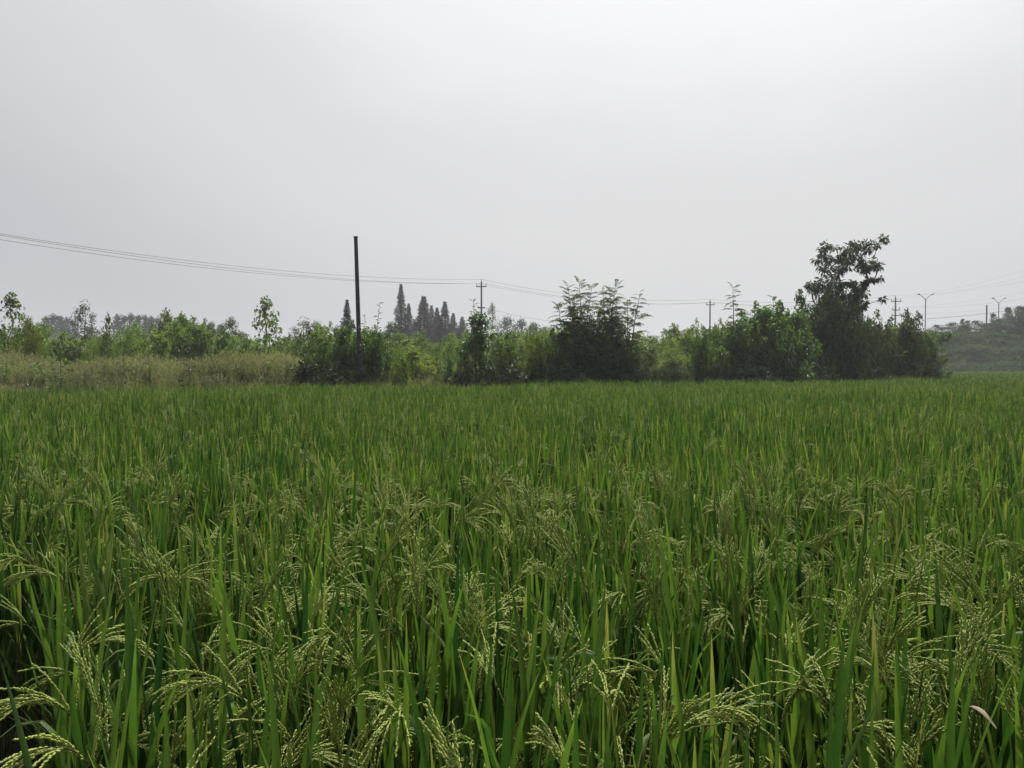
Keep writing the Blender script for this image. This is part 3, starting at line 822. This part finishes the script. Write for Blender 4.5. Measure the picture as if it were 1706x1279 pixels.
# feathery (pinnate-leaved) trees
GP = 'stand of feathery-leaved young trees'
for px, y, off, nf, ln, lab in [(946, 470, 1.6, 52, -.25, 'leftmost slender tree of the feathery-leaved stand'), (965, 466, 2.4, 50, -.1, 'second slender tree of the feathery-leaved stand, from the left'),
                                (986, 473, 1.7, 52, .05, 'middle slender tree of the feathery-leaved stand'), (1005, 480, 2.6, 46, .1, 'shorter tree behind the middle of the feathery-leaved stand'),
                                (1026, 466, 1.8, 54, .2, 'tall tree at the right of the dense feathery-leaved stand'), (1067, 480, 1.9, 34, .5, 'slim outlying tree at the far right of the feathery-leaved stand'), (930, 500, 2.0, 34, -.3, 'short outlying tree on the left flank of the feathery-leaved stand'),
                                (957, 486, 1.3, 44, .0, 'shorter front tree between the two left trees of the feathery-leaved stand'), (1015, 474, 1.4, 46, -.1, 'front tree close to the left of the tall right one in the feathery-leaved stand'), (1046, 500, 1.6, 34, .1, 'low tree between the tall right one and the outlying one of the feathery-leaved stand')]:
    pinnate_tree(lab, px, y, E(px, off), int(nf * 1.2), GP, lean=ln, col=(.85, .85, .85, 1), fs=1.02, low=.2)
pinnate_tree('lone feathery-leaved tree rising over the big dense bush', 1221, 473, E(1221, 2.5), 40, None, lean=.1, col=(.8, .8, .85, 1), low=.4)
pinnate_tree('feathery-leaved tree behind the largest rounded bush', 1288, 488, E(1288, 4), 36, None, lean=-.1, col=(1, 1, 1, 1), low=.45)
pinnate_tree('feathery shoot rising above the column-shaped shrub', 789, 495, E(789, 1.6), 24, None, name='pinnate_shoot', lean=-.1, fs=.55, col=(.7, .75, .75, 1), low=.55)

# bare shoots with alternate leaves beside the pole
mb = MB(); n_ = 3
leaves(mb, np.zeros((1, 3)), [[1, 0, .15]], [[0, 0, 1.]], .21, .075, 0, .4, droop=.2)
SHOOT_LEAF = mb.mesh('shoot_leaf', [M_BROAD])
for px, y, px0, nl, lab in [(562, 540, 556, 26, 'slim leafy shoot left of the leaning pole'), (648, 536, 640, 26, 'outer leafy shoot at the right of the pole thicket'), (580, 528, 578, 26, 'upright shoot in front of the lone conifer beside the leaning pole'), (633, 503, 617, 30, 'tall leaning shoot with paired leaves right of the leaning pole'), (608, 524, 604, 22, 'short leafy shoot standing close to the leaning pole')]:
    d = E(px, 1.2); top = at(px, y, d); bx = at(px0, 620, d)[0]; z0 = gz(bx, d); H = top[2] - z0
    o = thing('leafy_shoot', lab, 'sapling', (bx, d, z0))
    st = MB(); tube(st, [(0, 0, 0), ((top[0] - bx) * .4, 0, H * .5), (top[0] - bx, 0, H)], [.018, .013, .005], 5); link('stem', st.mesh('stem', [M_BARK]), o)
    for k in range(nl):
        s = .42 + .58 * k / nl; sc_ = random.uniform(.8, 1.2) * (1.1 - .4 * s)
        q = link('leaf', SHOOT_LEAF, o, ((top[0] - bx) * (s ** 1.2), 0, H * s), (random.uniform(-.4, .4), random.uniform(-.6, .1), k * 2.6), (sc_, sc_, sc_)); q.color = (.75, .75, .75, 1)

# tall dark tree
dT = E(1400, 2.2)
clus = [(1378, 417, 16), (1364, 428, 13), (1372, 443, 15), (1391, 457, 17), (1402, 446, 15), (1409, 418, 15), (1416, 430, 16), (1428, 411, 13), (1434, 424, 15), (1446, 436, 12), (1456, 402, 8), (1450, 413, 10), (1440, 446, 9), (1457, 444, 7), (1449, 446, 7),
        (1412, 474, 14), (1424, 489, 12), (1431, 482, 10), (1442, 472, 6), (1448, 466, 5), (1396, 480, 17), (1378, 477, 14), (1362, 482, 11), (1350, 474, 6), (1413, 510, 14), (1428, 509, 10), (1442, 504, 6), (1400, 500, 20), (1380, 500, 20), (1425, 495, 8), (1389, 434, 6)]
base = np.array([at(1392, 620, dT)[0], dT, gz(at(1392, 620, dT)[0], dT)])
sz_ = dT / FPX
C, rad = [], []
for px, py, r_ in clus:
    for q in range(4):
        c = at(px + random.gauss(0, r_ * .30), py + random.gauss(0, r_ * .30), dT) - base
        c[1] += random.gauss(0, .5); C.append(c); rad.append(r_ * sz_ * random.uniform(.35, .6))
C = np.array(C)
f = MB(); clump_leaves(f, C, np.array(rad), 30, .22, .085, .6, .4)
st = MB(); skeleton(st, np.array([0, 0, -.1]), list(C), .10, 0, .006, [at(1394, 570, dT) - base, at(1397, 530, dT) - base, at(1400, 500, dT) - base, at(1402, 470, dT) - base])
o = thing('broadleaf_tree', 'tall dark tree with ragged one-sided crown rising above the right thicket', 'tree', base)
link('crown', f.mesh('crown', [M_DARKLEAF]), o); link('trunk', st.mesh('trunk', [M_BARK]), o)

plant('sapling', 1331, 484, E(1331, 3.2), 44, 'small dark tree just left of the tall dark tree', None, (.6, .6, .55))
# fallen dry branches and the pale stem at the foot of the thicket
def twig(mb, a, b, r, bend=.1, n=5):
    t = np.linspace(0, 1, n)[:, None]; a, b = np.asarray(a), np.asarray(b)
    pts = a * (1 - t) + b * t + rng.normal(0, bend, (1, 3)) * np.sin(math.pi * t) * np.linalg.norm(b - a)
    tube(mb, pts, np.linspace(r, r * .4, n), 5, 0, .5)
d = E(500, .5); p = at(482, 632, d); mb = MB()
for k in range(60):
    a = np.array([rng.uniform(-.6, 1.0), rng.uniform(-.3, .5), rng.uniform(.2, .75)])
    twig(mb, a, a + np.array([rng.uniform(-.9, .5), rng.normal(0, .3), rng.uniform(-.2, .4)]), .012, .15)
tag(link('brush_pile', mb.mesh('brush_pile', [M_BARK]), None, (p[0], d, gz(p[0], d))), 'heap of dry brown branches left of the pole thicket', 'brush pile')
d = E(865, .25); p = at(862, 622, d); mb = MB()
twig(mb, (-.25, 0, .28), (.0, .02, .06), .02, .1); twig(mb, (0, .02, .06), (.45, .05, .42), .016, .1); twig(mb, (.1, .02, .12), (.5, -.05, .22), .012, .1); twig(mb, (-.05, 0, -.1), (.02, .02, .08), .022, .05)
tag(link('dry_branch', mb.mesh('dry_branch', [M_PALEBARK]), None, (p[0], d, .42)), 'pale forked dry branch lying against the dark thicket foot', 'branch')

# ------------------------------------------------------------------ weeds along the bank (stuff)
def plume_clump(nst, H):
    mb = MB()
    for k in range(nst):
        az = random.uniform(0, 6.28); r = .16 * math.sqrt(random.random()); ln = random.gauss(0, .16); h = H * random.uniform(.65, 1.05)
        a = np.array([r * math.cos(az), r * math.sin(az), 0]); t = np.linspace(0, 1, 4)[:, None]
        b = a + np.array([math.cos(az) * abs(ln) * h, math.sin(az) * abs(ln) * h, h])
        C = a * (1 - t) + b * t; C[:, :2] += (b - a)[:2] * (t * t - t)
        ti = random.uniform(.2, .8)
        tube(mb, C, [.003, .003, .002, .0015], 3, 0, ti, False)
        q = 11; s = np.linspace(.72, 1.02, q)[:, None]; pp = a * (1 - s) + b * s
        aa = rng.uniform(0, 6.28, q)
        leaves(mb, pp, np.stack([np.cos(aa) * .7, np.sin(aa) * .7, np.full(q, .8)], 1), unit(rng.normal(0, 1, (q, 3))), .09, .016, 0, np.clip(ti + .3, 0, 1))
        for _ in range(2):
            V, F, tt = blade(random.uniform(.3, .55), .011, random.uniform(.5, 1.4), 0, 4)
            M = rot('z', random.uniform(0, 6.28)) @ rot('y', random.uniform(.1, .5))
            mb.add(V @ M.T + a + np.array([0, 0, random.uniform(.05, .5) * h]), F, 0, random.uniform(0, .5))
    return mb.mesh('plume_clump', [M_WEED])
def herb_clump(nst, H, mat, ln, wd):
    mb = MB()
    for k in range(nst):
        az = random.uniform(0, 6.28); r = .2 * math.sqrt(random.random()); h = H * random.uniform(.5, 1.05)
        a = np.array([r * math.cos(az), r * math.sin(az), 0]); b = a + np.array([math.cos(az) * .25 * h, math.sin(az) * .25 * h, h])
        tube(mb, [a, (a + b) / 2 + [0, 0, .03], b], [.005, .004, .002], 3, 0, .3, False)
        q = 26; s = np.linspace(.08, 1.0, q)[:, None]; pp = a * (1 - s) + b * s
        aa = rng.uniform(0, 6.28, q)
        leaves(mb, pp, np.stack([np.cos(aa), np.sin(aa), rng.uniform(-.3, .7, q)], 1), unit(rng.normal(0, .5, (q, 3)) + [0, 0, 1]), ln * rng.uniform(.6, 1.2, q), wd, 0, np.clip(rng.normal(.45, .2, q), 0, 1), droop=.2)
    return mb.mesh('herb_clump', [mat])
PL = [plume_clump(34, 1.35) for _ in range(6)]
HB = [herb_clump(14, .95, M_HERB, .12, .04) for _ in range(4)] + [herb_clump(12, .8, M_DARKLEAF, .12, .05), herb_clump(12, .8, M_BROAD, .13, .05)]
def field_points(n, xa, xb, off_a, off_b):
    x = rng.uniform(xa, xb, n); o_ = rng.uniform(off_a, off_b, n)
    y = edge_y(x) + o_
    return x, y
x, y = field_points(4200, -26, -5.5, .1, 9)
pxs = 853 + x / y * FPX
keep = (pxs < 525) & (rng.random(len(x)) < np.clip((530 - pxs) / 40, .15, 1))
x, y = x[keep], y[keep]; n = len(x)
sc = rng.uniform(.45, 1.12, n) * np.clip(.60 + .10 * (y - edge_y(x)), .60, .92) * (1 + .22 * np.sin(x * 1.1 + 1.5 * np.sin(y * .6)) * np.cos(x * .43 + y * .8))
scatter('dry_grass', np.column_stack([x, y, ground_z(x, y)]), np.stack([rng.normal(0, .1, n), rng.normal(0, .1, n), rng.uniform(0, 6.28, n)], 1), np.stack([sc, sc, sc], 1), rng.integers(0, 6, n), PL)
xs_, ys_, is_, ss_ = [], [], [], []
for n0, xa, xb, oa, ob, s0 in ((1100, -28, -5, 0, 1.2, .80), (700, -28, -5, 1.2, 9, 1.15), (500, -28, 21, -.45, .3, .62), (1500, -28, 21, 0, 2.0, .75), (3800, -30, 30, 2, 22, 1.25), (2600, -50, 45, 22, 60, 2.0)):
    x, y = field_points(n0, xa, xb, oa, ob)
    xs_.append(x); ys_.append(y); ss_.append(rng.uniform(.6, 1.15, n0) * s0); is_.append(rng.choice(6, n0, p=[.2, .2, .2, .2, .1, .1]))
x, y, sc, ii = map(np.concatenate, (xs_, ys_, ss_, is_)); n = len(x)
front = (y - edge_y(x) < 2) & (x < -6); sc[front] *= rng.uniform(.6, 1.1, front.sum())
scatter('undergrowth', np.column_stack([x, y, ground_z(x, y)]), np.stack([rng.normal(0, .12, n), rng.normal(0, .12, n), rng.uniform(0, 6.28, n)], 1), np.stack([sc, sc, sc], 1), ii, HB)
# plumes among the green scrub too
x, y = field_points(900, -5.5, 12, 2.5, 9); x2, y2 = field_points(420, -4.6, -1.4, .5, 5); x3, y3 = field_points(420, 5.5, 11, 1.5, 6); x, y = np.concatenate([x, x2, x3]), np.concatenate([y, y2, y3]); n = len(x); sc = rng.uniform(.5, .85, n)
scatter('tall_grass', np.column_stack([x, y, ground_z(x, y)]), np.stack([rng.normal(0, .1, n), rng.normal(0, .1, n), rng.uniform(0, 6.28, n)], 1), np.stack([sc, sc, sc], 1), rng.integers(0, 6, n), PL)

# single tall weeds standing in the dry grass
for px, y_, lab, nl, sz0 in [(247, 568, 'dark thin weed spike standing in the dry grass', 40, .5), (314, 560, 'dark leafy weed with slim stem in the dry grass', 60, 1.0), (100, 596, 'dark low weed clump on the left of the dry grass', 40, .9), (205, 575, 'second thin weed in the dry grass, left of the weed spike', 30, .7)]:
    d = E(px, .9); top = at(px, y_, d); z0 = gz(top[0], d); H = top[2] - z0
    o = thing('tall_weed', lab, 'weed', (top[0], d, z0))
    st = MB(); tube(st, [(.05, 0, 0), (.02, .02, H * .5), (0, 0, H)], [.014, .011, .004], 5); link('stem', st.mesh('stem', [M_BARK]), o)
    f = MB(); s_ = rng.uniform(.30 if px != 100 else .1, 1.02, nl); az = rng.uniform(0, 6.28, nl); rr = rng.uniform(0, .22, nl) * sz0
    leaves(f, np.stack([np.cos(az) * rr, np.sin(az) * rr, s_ * H], 1), np.stack([np.cos(az), np.sin(az), rng.uniform(-.3, .6, nl)], 1), unit(rng.normal(0, .5, (nl, 3)) + [0, 0, 1]), .16 * sz0, .05 * sz0, 0, .4, droop=.2)
    link('foliage', f.mesh('foliage', [M_DARKLEAF]), o)

# --- hill cover and trees on the hill
xh = rng.uniform(40, 120, 9000); yh = 99.5 + 18 * rng.random(9000)
hz_ = hill_z(xh, yh); k_ = hz_ > .1; xh, yh, hz_ = xh[k_], yh[k_], hz_[k_]; n = len(xh)
CREEP = []
for k in range(4):
    mb = MB(); c = rng.normal(0, .55, (26, 3)) * [1, 1, .22]; c[:, 2] = np.abs(c[:, 2])
    clump_leaves(mb, c, np.full(26, .40), 18, .30, .24, .1, .5, .5, 1.4, .06, .05); CREEP.append(mb.mesh('creeper_clump', [M_CREEP if k < 3 else M_DUSTY]))
sc = rng.uniform(.7, 1.4, n)
scatter('ground_cover', np.column_stack([xh, yh, hz_ - .05]), np.stack([rng.normal(0, .1, n), rng.normal(0, .1, n), rng.uniform(0, 6.28, n)], 1), np.stack([sc, sc, sc * rng.uniform(.7, 1.5, n)], 1), rng.integers(0, 4, n), CREEP)
GH = 'trees and bushes along the top of the embankment'
for px, y_, d, wpx, c in [(1560, 541, 112, 34, (.8, .8, .8)), (1587, 537, 116, 34, (1.1, 1.0, .9)), (1606, 541, 112, 34, (1.1, 1.0, .9)), (1625, 534, 114, 40, (1.05, 1.0, .85)), (1645, 538, 116, 36, (1.1, .95, .85)), (1665, 530, 112, 40, (.9, .95, .9)), (1684, 527, 113, 44, (.85, 1, .9)), (1700, 521, 112, 40, (.85, .95, .95)), (1720, 518, 112, 44, (.85, .95, .95)), (1750, 516, 113, 50, (.85, .95, .95)), (1790, 520, 113, 50, (.85, .95, .95))]:
    plant('round', px, y_, d, wpx, ORD[(1560, 1587, 1606, 1625, 1645, 1665, 1684, 1700, 1720, 1750, 1790).index(px)] + ' from the left of the hazy round bushes topping the embankment', GH, c)
for px, y_, d, wpx in [(1604, 531, 118, 12), (1612, 534, 118, 12), (1655, 522, 116, 16), (1680, 512, 118, 20), (1697, 510, 117, 20), (1704, 511, 117, 16), (1715, 506, 118, 20)]:
    plant('poplar', px, y_, d, wpx, ORD[(1604, 1612, 1655, 1680, 1697, 1704, 1715).index(px)] + ' from the left of the thin saplings behind the embankment bushes', GH, (.9, .95, 1))

# ------------------------------------------------------------------ poles, lamps, wires
def pole_pts(H, lean, r0, r1, n=10, mat=M_POLE, name='post'):
    mb = MB(); t = np.linspace(0, 1, 7)
    tube(mb, np.stack([lean * t, 0 * t, -.3 + (H + .3) * t], 1), r0 + (r1 - r0) * t, n, 0, .5)
    return mb.mesh(name, [mat])
# the leaning disused pole in the thicket
dP = E(600, 1.0); t_ = at(593, 395, dP); b_ = at(602, 620, dP); z0 = gz(b_[0], dP)
o = thing('concrete_pole', 'dark weathered pole without wires leaning above the thicket', 'pole', (b_[0], dP, z0))
H = t_[2] - z0
link('shaft', pole_pts(H, (t_[0] - b_[0]) * 1.04, .082, .058, 14, M_CONC, 'shaft'), o)
mb = MB(); box(mb, (0, 0, 0), (.15, .15, .03), 0)
link('pole_cap', mb.mesh('pole_cap', [M_CONC]), o, ((t_[0] - b_[0]) * 1.04, 0, H + .01), scl=(.85, .85, 1))
hz2 = H * .62
mb = MB()
for q in range(60):
    a = random.uniform(0, 6.28); zz = random.uniform(0, .95)
    leaves(mb, [[math.cos(a) * .10, math.sin(a) * .10, zz]], [[math.cos(a), math.sin(a), -.3]], [[0, 0, 1.]], .10, .06, 0, .35, droop=.3)
vine_z = at(600, 575, dP)[2] - z0
vn = link('vine', mb.mesh('vine', [M_DARKLEAF]), o, ((t_[0] - b_[0]) * vine_z / H * .9, 0, vine_z - .3))

def insulator(parent, p):
    mb = MB(); tube(mb, [(0, 0, 0), (0, 0, .16), (0, 0, .30)], [.035, .05, .03], 6, 0); link('insulator', mb.mesh('insulator', [M_CERAM]), parent, p)
ATT = {}
def utility_pole(key, px, topy, d, label, arm=1.25, extra=(), z0=None):
    top = at(px, topy, d); z0 = gz(top[0], d) if z0 is None else z0; H = top[2] - z0
    o = thing('utility_pole', label, 'utility pole', (top[0], d, z0), 'utility poles behind the scrub')
    link('post', pole_pts(H, 0, .15, .10), o)
    pts = []
    mb = MB(); box(mb, (0, -.17, 0), (arm, .12, .12)); link('crossarm', mb.mesh('crossarm', [M_METAL]), o, (0, 0, H - .62))
    for s in (-1, 1):
        insulator(o, (s * arm * .46, -.17, H - .56)); pts.append(np.array([top[0] + s * arm * .46, d - .17, z0 + H - .25]))
    insulator(o, (0, 0, H - .02)); pts.append(np.array([top[0], d, z0 + H + .28]))
    for dz, ln in extra:
        mb = MB(); box(mb, (0, -.17, 0), (ln, .12, .12)); link('crossarm', mb.mesh('crossarm', [M_METAL]), o, (0, 0, H - dz))
        for s in (-1, 1):
            insulator(o, (s * ln * .45, -.17, H - dz + .06))
            pts.append(np.array([top[0] + s * ln * .45, d - .17, z0 + H - dz + .37]))
    ATT[key] = pts
    return o, H
o, H = utility_pole('a', 802, 469, 95, 'utility pole with one crossarm above the column-shaped shrub')
mb = MB(); box(mb, (0, -.2, 0), (.9, .14, .16)); link('bracket', mb.mesh('bracket', [M_METAL]), o, (0, 0, H - 3.2))
utility_pole('b', 1183, 501, 122, 'smaller utility pole with one crossarm left of the feathery top', 1.35)
utility_pole('c', 1492, 495, 115, 'utility pole with several crossarms behind the right thicket', 1.5, ((1.9, 1.1), (2.7, 1.3)))
p = at(1644, 508, 112); zc = gz(p[0], 112)
o = thing('bare_post', 'plain short post on the embankment left of the farther lamp', 'pole', (p[0], 112, zc)); link('post', pole_pts(p[2] - zc, 0, .11, .10), o)

def wire(a, b, sag, label, group='overhead wires', r=.014, n=24, name='overhead_wire'):
    t = np.linspace(0, 1, n)[:, None]
    pts = np.asarray(a) * (1 - t) + np.asarray(b) * t
    pts[:, 2] -= (4 * sag * t * (1 - t))[:, 0]
    mb = MB(); tube(mb, pts - pts[0], r, 4, 0, .5, False)
    return tag(link(name, mb.mesh(name, [M_WIRE]), None, pts[0]), label, 'wire', group)
P0 = at(-350, 612, 50); P0[2] = 12.4
nmw = ['right crossarm end', 'left crossarm end', 'pole top']
for k, (oy, oz, ox) in enumerate([(0, -.12, -.5), (.6, .12, .5), (0, .2, 0)]):
    a = P0 + np.array([ox, oy, oz])
    e = ATT['a'][k]
    wire(a, e, 1.5, 'wire sagging from the left picture edge to the nearer pole, at its ' + ['left crossarm end', 'right crossarm end', 'top'][k], r=.016)
    wire(e, ATT['b'][k], 1.1, 'wire sagging between the two single-crossarm poles, at their ' + ['left arm ends', 'right arm ends', 'tops'][k], r=.014)
    wire(ATT['b'][k], ATT['c'][k], .8, 'wire from the smaller pole towards the several-crossarm pole, from its ' + ['left arm end', 'right arm end', 'top'][k], r=.013)
a = at(805, 512, 95); wire(a + np.array([0, -.2, 0]), at(1000, 541, 108), .5, 'low cable leaving the nearer utility pole to the right', None, .013)
# lines rising to the upper right from the pole with several crossarms
for k, (y1, y0, lab) in enumerate([(398, 500, 'highest'), (412, 503, 'second highest'), (432, 507, 'third highest'), (448, 511, 'fourth highest'), (466, 515, 'second lowest'), (480, 519, 'lowest')]):
    a = ATT['c'][k] if k < 6 and k < len(ATT['c']) else at(1492, y0, 115)
    wire(at(1860, y1, 78), a, .9, lab + ' of the faint wires rising to the right edge', 'faint wires at the right', .006)
wire(at(1545, 531, 108), at(1700, 514, 112), .15, 'low cable strung between the two street lamps', None, .025)

def street_lamp(px, topy, d, label, half):
    q = at(px, topy, d); z0 = gz(q[0], d); H = q[2] - z0
    o = thing('street_lamp', label, 'street lamp', (q[0], d, z0), 'double-armed street lamps')
    link('post', pole_pts(H, 0, .10, .065, 8, M_LAMP), o)
    for s in (-1, 1):
        mb = MB(); tube(mb, [(0, 0, -.1), (s * half * .35, 0, .28), (s * half * .75, 0, .62)], [.045, .04, .035], 6); ar = link('arm', mb.mesh('arm', [M_LAMP]), o, (0, 0, H))
        mb = MB(); t = np.linspace(0, 1, 5)
        tube(mb, np.stack([s * half * (.70 + .42 * t), 0 * t, .58 + .18 * t - .05 * t * t], 1), [.05, .09, .11, .09, .04], 8); link('lamp_head', mb.mesh('lamp_head', [M_LAMP]), ar, (0, 0, 0), (0, 0, 0), (1, 1, 1))
street_lamp(1542, 498, 104, 'nearer double-armed street lamp above the right end of the thicket', 1.0)
street_lamp(1664, 504, 113, 'farther double-armed street lamp on the embankment', .95)

# ------------------------------------------------------------------ haze
mh = bpy.data.materials.new('haze'); mh.use_nodes = True
t = mh.node_tree; t.nodes.clear()
v = t.nodes.new('ShaderNodeVolumePrincipled')
v.inputs['Color'].default_value = (.93, .95, 1.0, 1)
v.inputs['Density'].default_value = HAZE_DENSITY
v.inputs['Anisotropy'].default_value = .3
oo = t.nodes.new('ShaderNodeOutputMaterial'); t.links.new(v.outputs[0], oo.inputs['Volume'])
mb = MB(); box(mb, (0, 0, 8.4), (900, 900, 21.0))
tag(link('haze', mb.mesh('haze', [mh], False)), kind='stuff')
print('tris', sum(len(me.polygons) for me in bpy.data.meshes), 'objects', len(S.objects))
